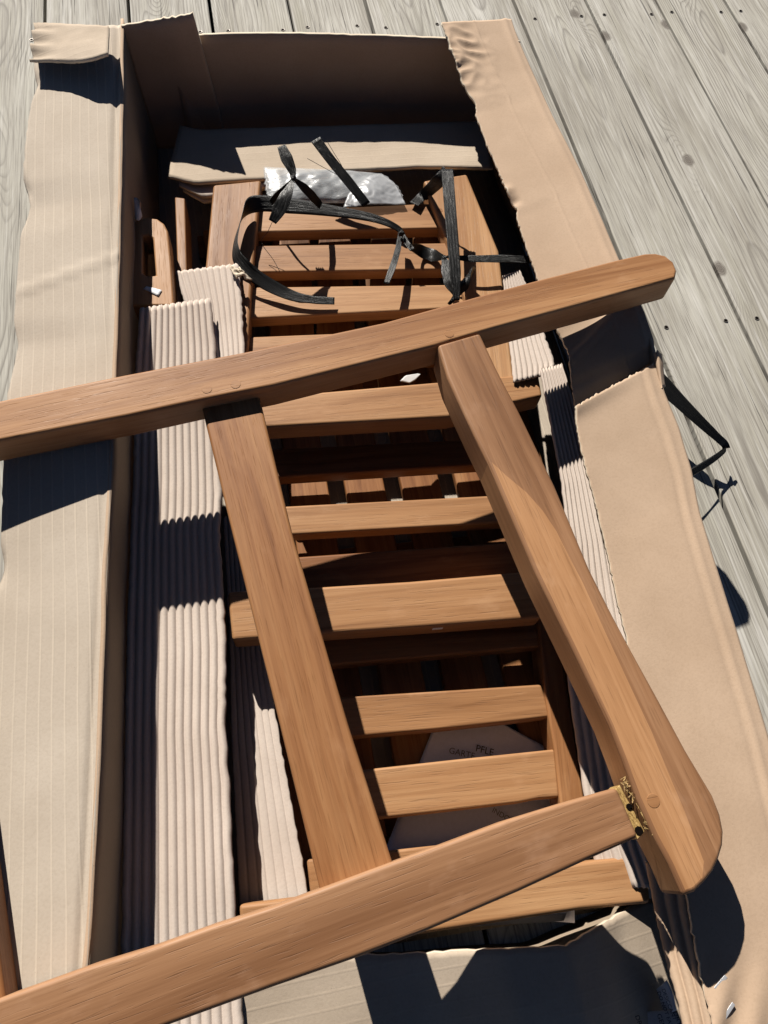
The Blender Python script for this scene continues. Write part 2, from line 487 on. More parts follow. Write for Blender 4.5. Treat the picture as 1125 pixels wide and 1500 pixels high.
def text_mesh(name, body, size, origin, xdir, normal, mat, parent):
    cu = bpy.data.curves.new(name, 'FONT'); cu.body = body; cu.size = size; cu.extrude = 0.0
    tmp = bpy.data.objects.new('tmp_text', cu); COL.objects.link(tmp)
    dg = bpy.context.evaluated_depsgraph_get()
    me = bpy.data.meshes.new_from_object(tmp.evaluated_get(dg)); me.name = name
    bpy.data.objects.remove(tmp)
    x = Vector(xdir).normalized(); nz = Vector(normal).normalized(); x = (x - nz * x.dot(nz)).normalized(); y = nz.cross(x)
    M = Matrix(((x.x, y.x, nz.x, origin[0]), (x.y, y.y, nz.y, origin[1]), (x.z, y.z, nz.z, origin[2]), (0, 0, 0, 1)))
    return link(name, me, mat, parent, M)

# ================================================================== SETTING
bm = bmesh.new(); bmesh.ops.create_grid(bm, x_segments=1, y_segments=1, size=400)
me = bpy.data.meshes.new('ground'); bm.to_mesh(me); bm.free()
tag(link('ground', me, soil, None, Matrix.Translation((0, 0, -0.30))), kind='structure')

deck = thing('deck', kind='structure')
PITCH, GAP, Y0, Y1 = 0.145, 0.0050, -1.6, 3.4
bm = bmesh.new(); bmesh.ops.create_cube(bm, size=1.0)
for v in bm.verts: v.co = Vector((v.co.x * (PITCH - GAP), v.co.y * (Y1 - Y0), v.co.z * 0.028 - 0.014))
bmesh.ops.bevel(bm, geom=bm.edges[:], offset=0.0018, segments=2, profile=0.5, affect='EDGES')
plank_me = bpy.data.meshes.new('plank'); bm.to_mesh(plank_me); bm.free(); finish(plank_me)
# screw: steel ring with a near-black centre painting the recess's shade
bm = bmesh.new()
R = [(0.0038, 0.0003), (0.0034, 0.0008), (0.0025, 0.0007), (0.0020, 0.0002), (0.0010, 0.0001)]
rings = [[bm.verts.new((r * math.cos(a * math.pi / 6), r * math.sin(a * math.pi / 6), h)) for a in range(12)] for r, h in R]
for q in range(len(R) - 1):
    for a in range(12):
        f = bm.faces.new((rings[q][a], rings[q][(a + 1) % 12], rings[q + 1][(a + 1) % 12], rings[q + 1][a]))
        f.material_index = 0 if q < 2 else 1
f = bm.faces.new(rings[-1]); f.material_index = 1
screw_me = bpy.data.meshes.new('screw'); bm.to_mesh(screw_me); bm.free()
screw_me.materials.append(rust); screw_me.materials.append(hole_shade)
rs = random.Random(3)
for k in range(-9, 17):
    xc = PITCH * (k + 0.5)
    pl = link('plank', plank_me, deck_wood, deck, Matrix.Translation((xc + rs.uniform(-.001, .001), (Y0 + Y1) / 2, rs.uniform(-0.0012, 0.0004))))
    wnm = pl.modifiers.new('normals', 'WEIGHTED_NORMAL')
    if -2 <= k <= 10:
        for yy in (1.3715, 0.6238):
            for sx in (-0.049, 0.049):
                s_ = bpy.data.objects.new('screw', screw_me); COL.objects.link(s_); s_.parent = pl
                s_.matrix_basis = Matrix.Translation((sx + rs.uniform(-.004, .004), yy - (Y0 + Y1) / 2 + rs.uniform(-.006, .006), 0.0002))
# joists under the deck
for yy in (1.3715, 0.6238, -0.124, 2.12, -0.87, 2.87):
    solid('joist', [Vector((-1.4, yy - .025, -.0295)), Vector((2.5, yy - .025, -.0295)), Vector((2.5, yy + .025, -.0295)), Vector((-1.4, yy + .025, -.0295))], 0.14, deck_wood, deck, 0)

# ================================================================== CARDBOARD BOX
HL, HR, HF = 0.2035, 0.190, 0.190
box = thing('cardboard_box', 'long open brown cardboard box with torn flaps lying on the grey deck', 'box', (0.42, 0.5, 0.0))

# base of the box
B0 = [Vector((0.160, 1.11, 0.008)), Vector((0.128, 0.5, 0.008)), Vector((0.100, -0.07, 0.008))]
B1 = [Vector((0.715, 1.10, 0.008)), Vector((0.716, 0.5, 0.008)), Vector((0.672, -0.10, 0.008))]
sheet('base_panel', B0, B1, [card_in, kraft_out], box, 30, 12, 0.005, 0.001, seed=1)

# left wall, leaning outwards a little at its top
Lt = pz([(182, 27), (179, 180), (177, 300), (171, 500), (166, 660), (158, 820), (150, 1000), (141, 1200), (130, 1400), (121, 1540)], HL)
Lb = [Vector((p.x + 0.004 + 0.006 * math.sin(i), p.y, 0.006)) for i, p in enumerate(Lt)]
sheet('left_wall', Lb, Lt, [card_in_shade, kraft_out], box, 70, 12, 0.004, 0.0025, 7, seed=3)

# left flap folded outwards, inner face up
fold = pz([(181, 34), (178, 180), (176, 300), (170, 500), (165, 660), (157, 820), (149, 1000), (140, 1200), (129, 1400), (120, 1540)], HL)
outer_px = [(50, 52), (50, 110), (52, 131), (44, 160), (37, 213), (33, 267), (44, 300), (45, 308), (30, 345), (25, 400), (23, 435), (20, 471), (27, 505), (11, 577),
            (4, 700), (-1, 840), (-8, 900), (-25, 1050), (-40, 1250), (-55, 1400), (-65, 1540)]
outer = pz(outer_px, [.1965, .1965, .195, .195, .195, .195, .192, .192, .195, .195, .195, .195, .192, .195, .195, .193, .195, .196, .197, .198, .198])
def lf_disp(s, t, p):
    h = 0.0
    h += -0.0035 * math.exp(-((t - 0.93) / 0.03) ** 2) * (0.6 + 0.4 * math.sin(s * 9))          # score line beside the fold
    h += 0.0022 * math.exp(-((p.y - 0.625 - 0.30 * (p.x - 0.05) ** 1 ) / 0.0045) ** 2)                    # crease across
    for yy in (0.975, 0.785, 0.30):
        h += -0.008 * math.exp(-((p.y - yy) / 0.014) ** 2) * max(0, 1 - t * 14)
    return h
sheet('left_flap', outer, fold, [card_in, kraft_out, card_torn], box, 150, 46, 0.004, 0.0006, 8, tornA=0.0014, seed=5, disp=lf_disp)

# end of the left flap folded back over itself
fa = pz([(49, 34), (90, 34), (130, 36), (159, 37)], [0.2075, 0.213, 0.222, 0.226])
fb = pz([(46, 92), (85, 89), (121, 88), (157, 78)], [0.2120, 0.220, 0.231, 0.2385])
sheet('folded_back_end', fa, fb, [kraft_out if False else card_in_y, kraft_out, card_torn], box, 30, 16, 0.0035, 0.0022, 22, tornA=0.001, tornB=0.001, seed=8,
      disp=lambda s, t, p: -0.004 * max(0, 0.35 - s) * math.sin(t * 17) * 3)

# far end: standing corner flap, then the end wall in front of it
Ca = [at(178, 36, 0.205), at(215, 30, .212), at(250, 24, 0.222), at(283, 18, 0.228)]
Cb = [Vector((0.178, 1.078, 0.006)), Vector((0.215, 1.072, 0.006)), Vector((0.25, 1.07, 0.006)), Vector((0.29, 1.066, 0.006))]
sheet('corner_flap', Ca, Cb, [card_in_shade, kraft_out, card_torn], box, 26, 20, 0.004, 0.0018, 14, tornA=0.003, seed=11)
Wa = pz([(245, 54), (330, 48), (440, 47), (560, 50), (655, 54), (700, 56), (762, 60)], HF)
Wb = [Vector((p.x + 0.004, p.y + 0.006, 0.010)) for p in Wa]
sheet('end_wall', Wa, Wb, [card_in_shade, kraft_out, card_torn], box, 50, 14, 0.0045, 0.0022, 8, tornA=0.0008, seed=13)

# right wall under its outer edge
Rt_px = [(748, 28), (755, 46), (768, 78), (810, 171), (850, 249), (881, 320), (905, 377), (944, 457), (960, 506), (974, 575), (995, 627), (1013, 688), (1025, 750), (1045, 817), (1080, 927), (1125, 1077), (1172, 1260), (1232, 1500)]
Rt = pz(Rt_px, HR)
Rw = [p + Vector((-0.003, 0, -0.004)) for p in Rt]
Rb = [Vector((p.x - 0.012 - .004 * math.sin(i * .8), p.y, 0.006)) for i, p in enumerate(Rt)]
sheet('right_wall', Rb, Rw, [card_in_shade, kraft_out], box, 70, 12, 0.004, 0.002, 7, seed=17)

# right flap lying inwards, smooth kraft face up, torn inner edge; two pieces with a gash between
inn1 = [(647, 33), (655, 57), (669, 96), (680, 124), (698, 153), (697, 166), (712, 206), (727, 241), (745, 285), (758, 306), (757, 319), (775, 372), (789, 410), (806, 455), (821, 491), (832, 514), (836, 540), (840, 578), (845, 600)]
out1 = [(749, 28), (755, 46), (768, 78), (810, 171), (850, 249), (881, 320), (905, 377), (925, 418), (944, 457), (958, 498), (962, 518), (959, 528)]
zi1 = [HR + .010, HR + .007, HR + .004, HR + .001, HR - .001, HR - .002, HR - .002, HR - .002, HR - .002, HR - .002, HR - .003] + [HR - .004] * 3 + [HR - 0.010, HR - .012, HR - .012, HR - .012, HR - .012]
zo1 = [HR] * 9 + [HR - .004, HR - .012, HR - .016]
def rf1(s, t, p):
    h = 0.0
    e = max(0, 1 - t * 1.6) * math.exp(-((s - 0.10) / 0.09) ** 2)
    q = Vector((p.x * 60, p.y * 75, 1.7))
    h += 0.0055 * e * (0.9 - 2.6 * abs(noise.noise(q * .62)))
    h += 0.0015 * math.exp(-((t - 0.9) / .04) ** 2)
    h += 0.004 * (math.exp(-((s - 0.500) / 0.012) ** 2) - math.exp(-((s - 0.53) / 0.008) ** 2)) * max(0, 1 - t * 8)
    h += 0.0008 * math.exp(-((t - 0.45 - s * .2) / .012) ** 2)
    if s > 0.8: h += 0.003 * math.exp(-((s - 0.9 + 0.05 * t) / .012) ** 2) - 0.002 * math.exp(-((s - 0.95 - 0.03 * t) / .010) ** 2)
    return h
sheet('right_flap', pz(inn1, zi1), pz(out1, zo1), [kraft_out, card_in, card_torn], box, 190, 60, 0.004, 0.0007, 9, tornA=0.0022, seed=21, disp=rf1)
inn2 = [(842, 597), (849, 645), (860, 691), (869, 721), (885, 785), (903, 871), (919, 938), (945, 1040), (968, 1130), (990, 1230), (1008, 1318), (1014, 1358), (1026, 1418), (1035, 1463), (1044, 1512), (1052, 1560)]
out2 = [(960, 531), (974, 575), (995, 627), (1013, 688), (1025, 750), (1045, 817), (1080, 927), (1125, 1077), (1172, 1260), (1232, 1500), (1248, 1560)]
zi2 = [HR + .004, HR + .003, HR + .002, HR + .001, HR, HR, HR, HR, HR, HR, HR, HR, HR, HR + .002, HR + .003, HR + .003]
def rf2(s, t, p):
    h = 0.0012 * math.exp(-((t - 0.88) / .03) ** 2) - 0.0008 * math.exp(-((t - 0.82) / .03) ** 2)
    h += 0.004 * max(0, s - 0.86) * 7 * math.sin(t * 21 + s * 60) * max(0, 1 - t * 1.2)
    if s < .08: h += 0.004 * math.exp(-(s / 0.02) ** 2) * (1 - t)
    return h
sheet('right_flap', pz(inn2, zi2), pz(out2, HR), [kraft_out, card_in, card_torn], box, 190, 50, 0.004, 0.0008, 9, tornA=0.0018, tornE=(0.004, 0), seed=25, disp=rf2)
# little upright torn lip beside the gash on the outer edge
la = pz([(958, 517), (963, 512), (969, 518)], [HR + .004, HR + .008, HR + .002])
lb = pz([(966, 566), (970, 568), (975, 566)], [HR - .002, HR + .002, HR - .004])
sheet('torn_lip', la, lb, [kraft_out, card_in, card_torn], box, 8, 14, 0.003, 0.001, 30, tornA=0.003, seed=27)

# near end flap folded outwards
na_px = [(100, 1452), (250, 1425), (360, 1408), (520, 1400), (600, 1397), (660, 1393), (740, 1390), (830, 1386), (870, 1362), (905, 1340), (945, 1318), (985, 1312)]
na_z = [.126, .126, .126, .128, .130, .140, .156, .158, .146, .122, .106, .100]
na = pz(na_px, na_z)
nb = [Vector((p.x + 0.004, -0.245 - 0.02 * (p.x - .3), z - .022)) for p, z in zip(na, na_z)]
sheet('near_flap', na, nb, [card_in_y, kraft_out, card_torn], box, 80, 34, 0.004, 0.0022, 9, tornA=0.002, seed=31)
nw = [Vector((p.x, p.y - 0.014, min(p.z - .008, .100))) for p in na]
nwb = [Vector((p.x, p.y - 0.010, 0.006)) for p in na]
sheet('near_wall', nw, nwb, [card_in_shade, kraft_out], box, 50, 10, 0.004, 0.001, 9, seed=33)

# torn tab on the left wall
sheet('torn_tab', pz([(196, 290), (200, 289), (204, 296)], .165), pz([(198, 321), (203, 324), (208, 317)], .150), [paper_white, kraft_out], box, 6, 8, 0.002, 0.0012, 40, seed=2)
# staples
def staple(u0, v0, u1, v1, z):
    a, b = at(u0, v0, z), at(u1, v1, z)
    d = (b - a).normalized(); s_ = Vector((-d.y, d.x, 0)) * 0.0014
    solid('staple', [a - s_, b - s_, b + s_, a + s_], 0.0009, steel, box, 0.0002, segs=1)
staple(1060, 1493, 1075, 1470, HR + 0.003)
staple(1048, 1449, 1064, 1430, HR + 0.002)

# ================================================================== INNER CARDBOARD
def flutes(name, label, A, B, pitch, ht, n=70, mm=None, group='loose corrugated cardboard pieces in the box', seed=0, tornA=.0012, tornB=.0015, tornE=(.002, .002), sharp=1.0, disp=None, amp=0.0005, mat=None):
    w = (Vector(B[len(B) // 2]) - Vector(A[len(A) // 2])).length
    cnt = max(3, round(w / pitch))
    o = sheet(name, A, B, [mat or card_flute, mat or card_flute, card_torn], None, n, cnt * 9 + 1, 0.0022, amp, 6, tornA, tornB, tornE, flute=(1.0, ht, float(cnt), sharp), seed=seed, disp=disp)
    return tag(o, label, 'cardboard', group)

k1a = pz([(204, 452), (197, 549), (194, 705), (191, 760), (185, 930), (181, 1150), (176, 1402), (171, 1540)], [.152, .143, .134, .133, .133, .133, .133, .133])
k1b = pz([(309, 437), (316, 506), (324, 700), (325, 740), (322, 775), (328, 874), (332, 949), (331, 1070), (337, 1150), (345, 1331), (355, 1473), (359, 1540)], [.148, .141, .130] + [.1285] * 9)
flutes('corrugated_sheet', 'long pale corrugated cardboard sheet along the left wall of the box', k1a, k1b, 0.0080, 0.0015, 110, seed=41, sharp=0.75, tornB=.0016)
k2a = pz([(256, 398), (272, 450), (284, 520), (290, 560)], [.128, .128, .128, .128])
k2b = pz([(350, 386), (354, 440), (358, 500), (360, 560)], .1335)
flutes('corrugated_sheet', 'short pale corrugated sheet with crumpled corner behind the long left sheet', k2a, k2b, 0.0060, 0.0011, 40, seed=43, sharp=0.9)
# its crumpled torn corner
sheet_c = sheet('cardboard_scrap', pz([(334, 386), (345, 392), (352, 396)], [.138, .144, .150]), pz([(346, 408), (358, 404), (369, 408)], [.143, .151, .143]), [card_torn], None, 16, 16, 0.0018, 0.006, 75, 0.004, 0.004, (.004, .004), seed=4)
tag(sheet_c, 'crumpled torn cardboard scrap under the looped black strap', 'cardboard', 'loose corrugated cardboard pieces in the box')
k3a = pz([(326, 760), (332, 870), (336, 960), (338, 1080), (344, 1200), (350, 1330)], .078)
k3b = pz([(372, 740), (378, 870), (392, 980), (410, 1080), (432, 1200), (456, 1330)], .078)
flutes('corrugated_sheet', 'grooved cardboard sheet between the long left sheet and the wide stretcher', k3a, k3b, 0.0066, 0.0008, 70, seed=45, sharp=0.3)
k4a = pz([(736, 404), (742, 470), (748, 520), (752, 560)], .131)
k4b = pz([(762, 396), (785, 445), (800, 495), (813, 530), (812, 545)], .136)
flutes('corrugated_sheet', 'small pale corrugated piece beside the right rail of the slatted backrest', k4a, k4b, 0.0064, 0.0011, 40, seed=47, sharp=0.9)
k5a = pz([(791, 541), (797, 575), (822, 705), (832, 800), (831, 1000), (849, 1127), (862, 1230), (880, 1300)], [.148, .148, .146, .140, .12, .11, .11, .11])
k5b = pz([(824, 533), (838, 575), (868, 690), (892, 790), (925, 960), (950, 1120), (975, 1240), (1000, 1300)], [.150, .150, .148, .146, .145, .14, .14, .14])
flutes('corrugated_sheet', 'narrow corrugated strip tucked under the torn right flap beside the armrest', k5a, k5b, 0.0085, 0.0014, 100, seed=49, sharp=0.8)
k6a = pz([(944, 1262), (955, 1320), (972, 1395), (990, 1460), (1008, 1540)], [.160, .160, .166, .172, .176])
k6b = pz([(1010, 1300), (1014, 1345), (1028, 1415), (1040, 1465), (1056, 1540)], .181)
flutes('corrugated_sheet', 'brown corrugated strip below the rounded end of the armrest', k6a, k6b, 0.0095, 0.0016, 50, seed=51, sharp=0.8, mat=kraft_out)
# end liner strip and the layers under it
for i, (dz, dv, rot) in enumerate(((0, 0, 0), (-0.007, 9, 1), (-0.014, 17, 1))):
    a_ = [(263, 184), (293, 190), (400, 187), (500, 184), (600, 181), (715, 177)]
    b_ = [(245, 257), (288, 269), (387, 262), (510, 249), (610, 244), (722, 247)]
    if i: b_ = [(256 + 6 * i, 262 + dv), (300, 280 + dv), (400, 272), (510, 252), (610, 245), (715, 246)]
    o = sheet('cardboard_liner', pz(a_, [.096 + dz, .100 + dz, .102 + dz, .104 + dz, .104 + dz, .102 + dz]), pz(b_, [.108 + dz, .110 + dz, .111 + dz, .112 + dz, .112 + dz, .108 + dz]),
              [card_in_y if i == 0 else card_flute, kraft_out, card_torn], None, 60, 18, 0.0035, 0.0014, 12, tornB=0.0008, seed=60 + i)
    tag(o, ('wide cardboard strip lying across the far end of the box', 'second cardboard layer peeking out below the far cross strip', 'lowest cardboard layer below the far cross strip')[i], 'cardboard', 'cardboard strips stacked at the far end')

# ================================================================== WOODEN CHAIR PARTS
def peg(u, v, z, parent, r=0.0052, m=None):
    return disc('peg', at(u, v, z) + Vector((0, 0, -0.0001)), r, m or wood_brown, parent, thick=0.0009)

# --- lower slatted panel, boards running along the box
low = thing('slatted_panel', 'dark slatted wooden panel of lengthwise boards at the bottom of the box', 'chair part', (0.42, 0.4, 0.0), 'flat packed chair panels')
for k in range(6):
    x0 = 0.232 + 0.0695 * k
    solid('slat', [Vector((x0, -0.04, .036)), Vector((x0 + .049, -0.04, .036)), Vector((x0 + .052, 0.86, .036)), Vector((x0 + .003, 0.86, .036))], 0.014, wood, low, 0.0025, segs=2)
for yy in (0.02, 0.30, 0.56, 0.82):
    solid('cross_rail', [Vector((.225, yy, .0215)), Vector((.640, yy - .02, .0215)), Vector((.640, yy + .025, .0215)), Vector((.225, yy + .045, .0215))], 0.012, wood, low, 0.002, segs=2)

# --- backrest panel with slats (far half)
back = thing('slatted_panel', 'slatted wooden chair backrest with two side rails in the far half of the box', 'chair part', (0.43, 0.68, 0.0), 'flat packed chair panels')
ZB = 0.1245
board('side_rail', [(312, 270), (383, 263), (376, 335), (368, 428), (364, 500), (354, 600), (278, 600), (289, 500), (301, 388)], ZB, 0.030, wood_light, back, 0.004)
rr = board('side_rail', [(620, 264), (684, 254), (731, 367), (753, 548), (760, 590), (722, 600), (700, 500), (681, 436), (660, 364), (632, 295)], ZB, 0.030, wood_light, back, 0.004)
peg(644, 308, ZB, rr, 0.0042)
ZS1 = 0.1135
for q in ([(374, 309), (636, 297), (652, 334), (370, 340)], [(372, 359), (656, 355), (670, 394), (368, 399)], [(366, 420), (672, 416), (686, 450), (362, 467)], [(362, 493), (686, 480), (696, 516), (360, 532)]):
    board('slat', q, ZS1, 0.018, wood_light, back, 0.003)
# a board under the slats
for (u0, u1) in ((400, 452), (468, 512), (545, 590), (607, 640)):
    a, b, c, d = at(u0, 305, .080), at(u1, 305, .080), at(u1 + 8, 520, .080), at(u0 - 5, 520, .080)
    board('under_slat', [(u0, 305), (u1, 305), (u1 + 10, 530), (u0 - 6, 530)], .078, 0.014, wood, back, 0.002, segs=2)

# --- loose rails
r1 = board('chair_rail', [(372, 582), (789, 546), (795, 580), (656, 611), (386, 626)], 0.1275, 0.029, wood_light, None, 0.004)
tag(r1, 'wooden cross rail just below the long upper leg, its end by the right flap', 'chair part', 'loose chair rails')
r2 = thing('chair_rail', 'broad wooden cross rail under the middle of the stretcher with a small label', 'chair part', at(560, 890, 0.09), 'loose chair rails')
board('rail', [(333, 866), (452, 860), (600, 851), (787, 835), (795, 905), (640, 917), (493, 927), (340, 938)], 0.125, 0.030, wood_light, r2, 0.004)
a, b = at(634, 920, .118), at(662, 917, .118)
lab = solid('paper_label', [a + Vector((0, -.0005, 0)), b + Vector((0, -.0005, 0)), b + Vector((0, .004, 0)), a + Vector((0, .004, 0))], 0.006, paper_white, r2, 0)
r3 = board('chair_rail', [(349, 1325), (640, 1290), (870, 1260), (911, 1256), (946, 1254), (954, 1323), (850, 1333), (620, 1368), (353, 1402)], 0.122, 0.030, wood_light, None, 0.004)
tag(r3, 'wooden cross rail at the near end of the box below the lower leg', 'chair part', 'loose chair rails')

# --- seat panel (near half)
seat = thing('slatted_panel', 'slatted wooden chair seat with a right side rail in the near half of the box', 'chair part', (0.43, 0.2, 0.0), 'flat packed chair panels')
ZE = 0.0835
board('slat', [(400, 742), (746, 724), (762, 764), (412, 784)], ZE, 0.02, wood_light, seat, 0.003)
board('slat', [(392, 658), (742, 640), (754, 678), (402, 700)], ZE, 0.02, wood, seat, 0.003)
board('slat', [(425, 816), (770, 792), (785, 850), (440, 872)], ZE, 0.02, wood, seat, 0.003)
board('slat', [(440, 938), (800, 912), (806, 946), (450, 978)], ZE - .004, 0.02, wood, seat, 0.003)
board('slat', [(488, 1021), (640, 1012), (793, 1002), (808, 1050), (760, 1056), (640, 1069), (505, 1081)], ZE, 0.02, wood_light, seat, 0.003)
board('slat', [(516, 1129), (660, 1113), (814, 1097), (820, 1168), (790, 1170), (760, 1176), (640, 1190), (540, 1201)], ZE, 0.02, wood_light, seat, 0.003)
board('slat', [(449, 1259), (640, 1238), (822, 1214), (828, 1262), (640, 1290), (455, 1312)], ZE, 0.02, wood_light, seat, 0.003)
board('side_rail', [(776, 800), (800, 796), (830, 1000), (846, 1100), (866, 1235), (828, 1240), (812, 1097), (801, 1034)], ZE + .004, 0.04, wood, seat, 0.003)

# --- slotted part with rounded end at the left
slo = thing('slotted_board', 'dark wooden board with rounded end and a slot, beside the left wall', 'chair part', at(222, 390, 0.10))
board('body', [(191, 447), (187, 390), (187, 345), (191, 331), (199, 322), (214, 318), (230, 320), (240, 327), (246, 338), (251, 385), (255, 447)], .1465, 0.034, wood_light, slo, 0.003,
      hole=[(209, 345), (217, 344), (224, 349), (228, 403), (217, 404), (209, 400)])
sheet('sticker', pz([(210, 423), (214, 419)], .1473), pz([(232, 434), (237, 425)], .1476), [paper_white], slo, 4, 8, 0.0004, 0.0006, 60, seed=9)
lr = board('wooden_strip', [(256, 288), (271, 290), (274, 400), (280, 470), (268, 470), (260, 400)], .118, 0.05, wood_light, None, 0.002)
tag(lr, 'thin upright wooden strip between the slotted board and the backrest rail', 'chair part')

# --- the chair side frame lying on top
FT = 0.242
fr = thing('chair_side_frame', 'assembled wooden chair side frame lying across the top of the open box', 'chair part', at(560, 850, 0.19))
leg1 = board('leg', [(-70, 601), (0, 586), (178, 549), (356, 515), (560, 472), (725, 426), (789, 409), (903, 380), (945, 370.5), (960, 370), (975, 373.5), (987, 383), (992, 396), (990, 407), (850, 446), (725, 480), (704, 486), (638, 506),
                     (400, 565), (299, 585), (188, 609), (0, 645), (-70, 659)], FT, 0.036, wood_brown, fr, 0.0035, axis=(0.99, 0.13, 0))
leg2 = board('leg', [(-70, 1490), (0, 1462), (128, 1416), (217, 1389), (309, 1356), (400, 1327), (573, 1263), (649, 1236), (742, 1201), (840, 1171), (904, 1153), (936, 1226), (860, 1260), (760, 1306), (627, 1363), (515, 1406), (400, 1446), (249, 1501), (100, 1560), (-40, 1615)],
             FT, 0.036, wood_leg, fr, 0.0035)
stv = board('stretcher', [(290, 574), (374, 556), (384, 596), (428, 780), (510, 1060), (582, 1284), (472, 1318), (407, 1050), (340, 780), (300, 615)], FT - 0.0145, 0.028, wood, fr, 0.003, axis=(0.115, -0.99, 0))
board('stretcher', [(-190, 640), (-105, 625), (8, 1470), (-120, 1510)], FT - 0.0145, 0.028, wood, fr, 0.003)

# armrest: outline with a lighter streak of wood running down its inner side
arm_left = [(641, 505), (655, 552), (677, 600), (696, 640), (715, 678), (784, 838), (800, 871), (848, 969), (893, 1063), (915, 1120), (933, 1170), (958, 1225), (980, 1266), (1001, 1313)]
arm_right = [(703, 487), (728, 540), (744, 571), (760, 601), (775, 632), (813, 711), (864, 833), (895, 895), (921, 944), (965, 1024), (1006, 1100), (1024, 1130), (1045, 1165), (1056, 1193), (1061, 1218), (1060, 1238), (1054, 1258), (1045, 1277), (1034, 1291), (1019, 1306), (1001, 1313)]
ridge = [(715, 678), (742, 697), (771, 721), (795, 748), (815, 778), (837, 822), (853, 852), (888, 929), (920, 998), (955, 1073), (974, 1120), (1004, 1191), (1031, 1262), (1038, 1287)]
def make_arm():
    th = 0.041
    L = [at(u, v, FT) for u, v in arm_left]; R_ = [at(u, v, FT) for u, v in arm_right]; G = [at(u, v, FT) for u, v in ridge]
    c = sum(L + R_, Vector()) / (len(L) + len(R_))
    d = (L[-1] - L[0]); d.z = 0; d.normalize(); yv = Vector((-d.y, d.x, 0))
    M = Matrix(((d.x, yv.x, 0, c.x), (d.y, yv.y, 0, c.y), (0, 0, 1, c.z - th / 2), (0, 0, 0, 1)))
    Mi = M.inverted()
    bm = bmesh.new()
    vl = [bm.verts.new(Mi @ p) for p in L]; vr = [bm.verts.new(Mi @ p) for p in R_[:-1]]
    # split at ridge: start L[4], end on the right outline at index 18
    vg = [bm.verts.new(Mi @ p) for p in G[1:-1]]
    e_i = 18
    dark = vl[:5] + vg + [vr[e_i]] + vr[:e_i][::-1]
    light = vl[4:] + vr[e_i:][::-1] + vg[::-1]
    f1 = bm.faces.new(dark); f2 = bm.faces.new(light); f2.material_index = 1
    ex = bmesh.ops.extrude_face_region(bm, geom=[f1, f2], use_keep_orig=True)
    for v in [g for g in ex['geom'] if isinstance(g, bmesh.types.BMVert)]: v.co.z -= th
    bmesh.ops.recalc_face_normals(bm, faces=bm.faces[:])
    ed = [e for e in bm.edges if len(e.link_faces) == 2 and e.calc_face_angle(0) > math.radians(40)]
    bmesh.ops.bevel(bm, geom=ed, offset=0.0035, segments=3, profile=0.5, affect='EDGES', clamp_overlap=True)
    bmesh.ops.triangulate(bm, faces=[f for f in bm.faces if len(f.verts) > 4])
    me = bpy.data.meshes.new('armrest'); bm.to_mesh(me); bm.free(); finish(me)
    o = link('armrest', me, [wood_leg, wood_arm], fr, M)
    w_ = o.modifiers.new('normals', 'WEIGHTED_NORMAL'); w_.keep_sharp = True
    return o
arm = make_arm()
for u, v in ((303, 570), (345, 563), (658, 489)): peg(u, v, FT, leg1)
peg(957, 1173, FT, arm, 0.0056)
# open joint: raw tenon, torn fibres and black discs painting peg hole shade between lower leg and armrest
ten = board('tenon', [(900, 1158), (908, 1149), (945, 1218), (934, 1230)], FT - 0.009, 0.022, torn_wood, fr, 0.0006, segs=1)
for (u, v, r) in ((922, 1182, .0028), (936, 1217, .0036)):
    disc('peg_hole_shade', at(u, v, FT - 0.0087), r, hole_shade, ten, n=8)
rs = random.Random(5)
bm = bmesh.new()
for i in range(60):
    s = rs.random()
    u = 908 + 43 * s + rs.uniform(2, 8) ; v = 1143 + 76 * s + rs.uniform(-6, 6)
    p = at(u, v, FT - rs.uniform(0.001, 0.012)); L_ = rs.uniform(.002, .0075); w_ = rs.uniform(.0004, .0011)
    dr = Vector((rs.uniform(-.6, .6), rs.uniform(-1, 1), rs.uniform(-.2, .6))).normalized()
    sd_ = dr.orthogonal().normalized() * w_
    vs = [bm.verts.new(p - dr * L_ * .5 + sd_), bm.verts.new(p - dr * L_ * .5 - sd_), bm.verts.new(p + dr * L_ * .5), bm.verts.new(p - dr * L_ * .3 + dr.cross(sd_))]
    for f in ((0, 1, 2), (1, 3, 2), (3, 0, 2), (0, 3, 1)): bm.faces.new([vs[k] for k in f])
bmesh.ops.recalc_face_normals(bm, faces=bm.faces[:])
c0 = at(925, 1185, FT - .01)
for v in bm.verts: v.co -= c0
me = bpy.data.meshes.new('torn_fibres'); bm.to_mesh(me); bm.free()
tag(link('torn_fibres', me, torn_wood, fr, Matrix.Translation(c0)), kind='stuff')

# ================================================================== SMALL THINGS
# leaflet
lf = thing('leaflet', 'folded white care leaflet lying under the seat slats', 'leaflet', at(700, 1180, 0.052))
ZL = 0.0400
sheet('page', pz([(652, 1022), (560, 1255), (530, 1330)], ZL), pz([(690, 1035), (838, 1115), (842, 1352)], ZL), [paper_leaf, paper_white], lf, 40, 24, 0.0008, 0.0022, 12, seed=70)
def on_leaf(u, v): return at(u, v, ZL + 0.0035)
text_mesh('print', 'GARTE', 0.0090, on_leaf(657, 1103), on_leaf(695, 1112) - on_leaf(657, 1103), (0, 0, 1), ink_grey, lf)
text_mesh('print', 'PFLE', 0.0100, on_leaf(696, 1100), on_leaf(720, 1109) - on_leaf(691, 1101), (0, 0, 1), ink, lf)
text_mesh('print', 'INDOOR', 0.0075, on_leaf(720, 1189), on_leaf(745, 1204) - on_leaf(720, 1189), (0, 0, 1), ink_grey, lf)
o = sheet('paper_sheet', pz([(700, 1348), (830, 1338)], .085), pz([(690, 1358), (826, 1349)], .080), [paper_white], None, 20, 6, 0.0006, 0.0006, 20, seed=71)
tag(o, 'white paper edge showing below the near cross rail', 'paper')
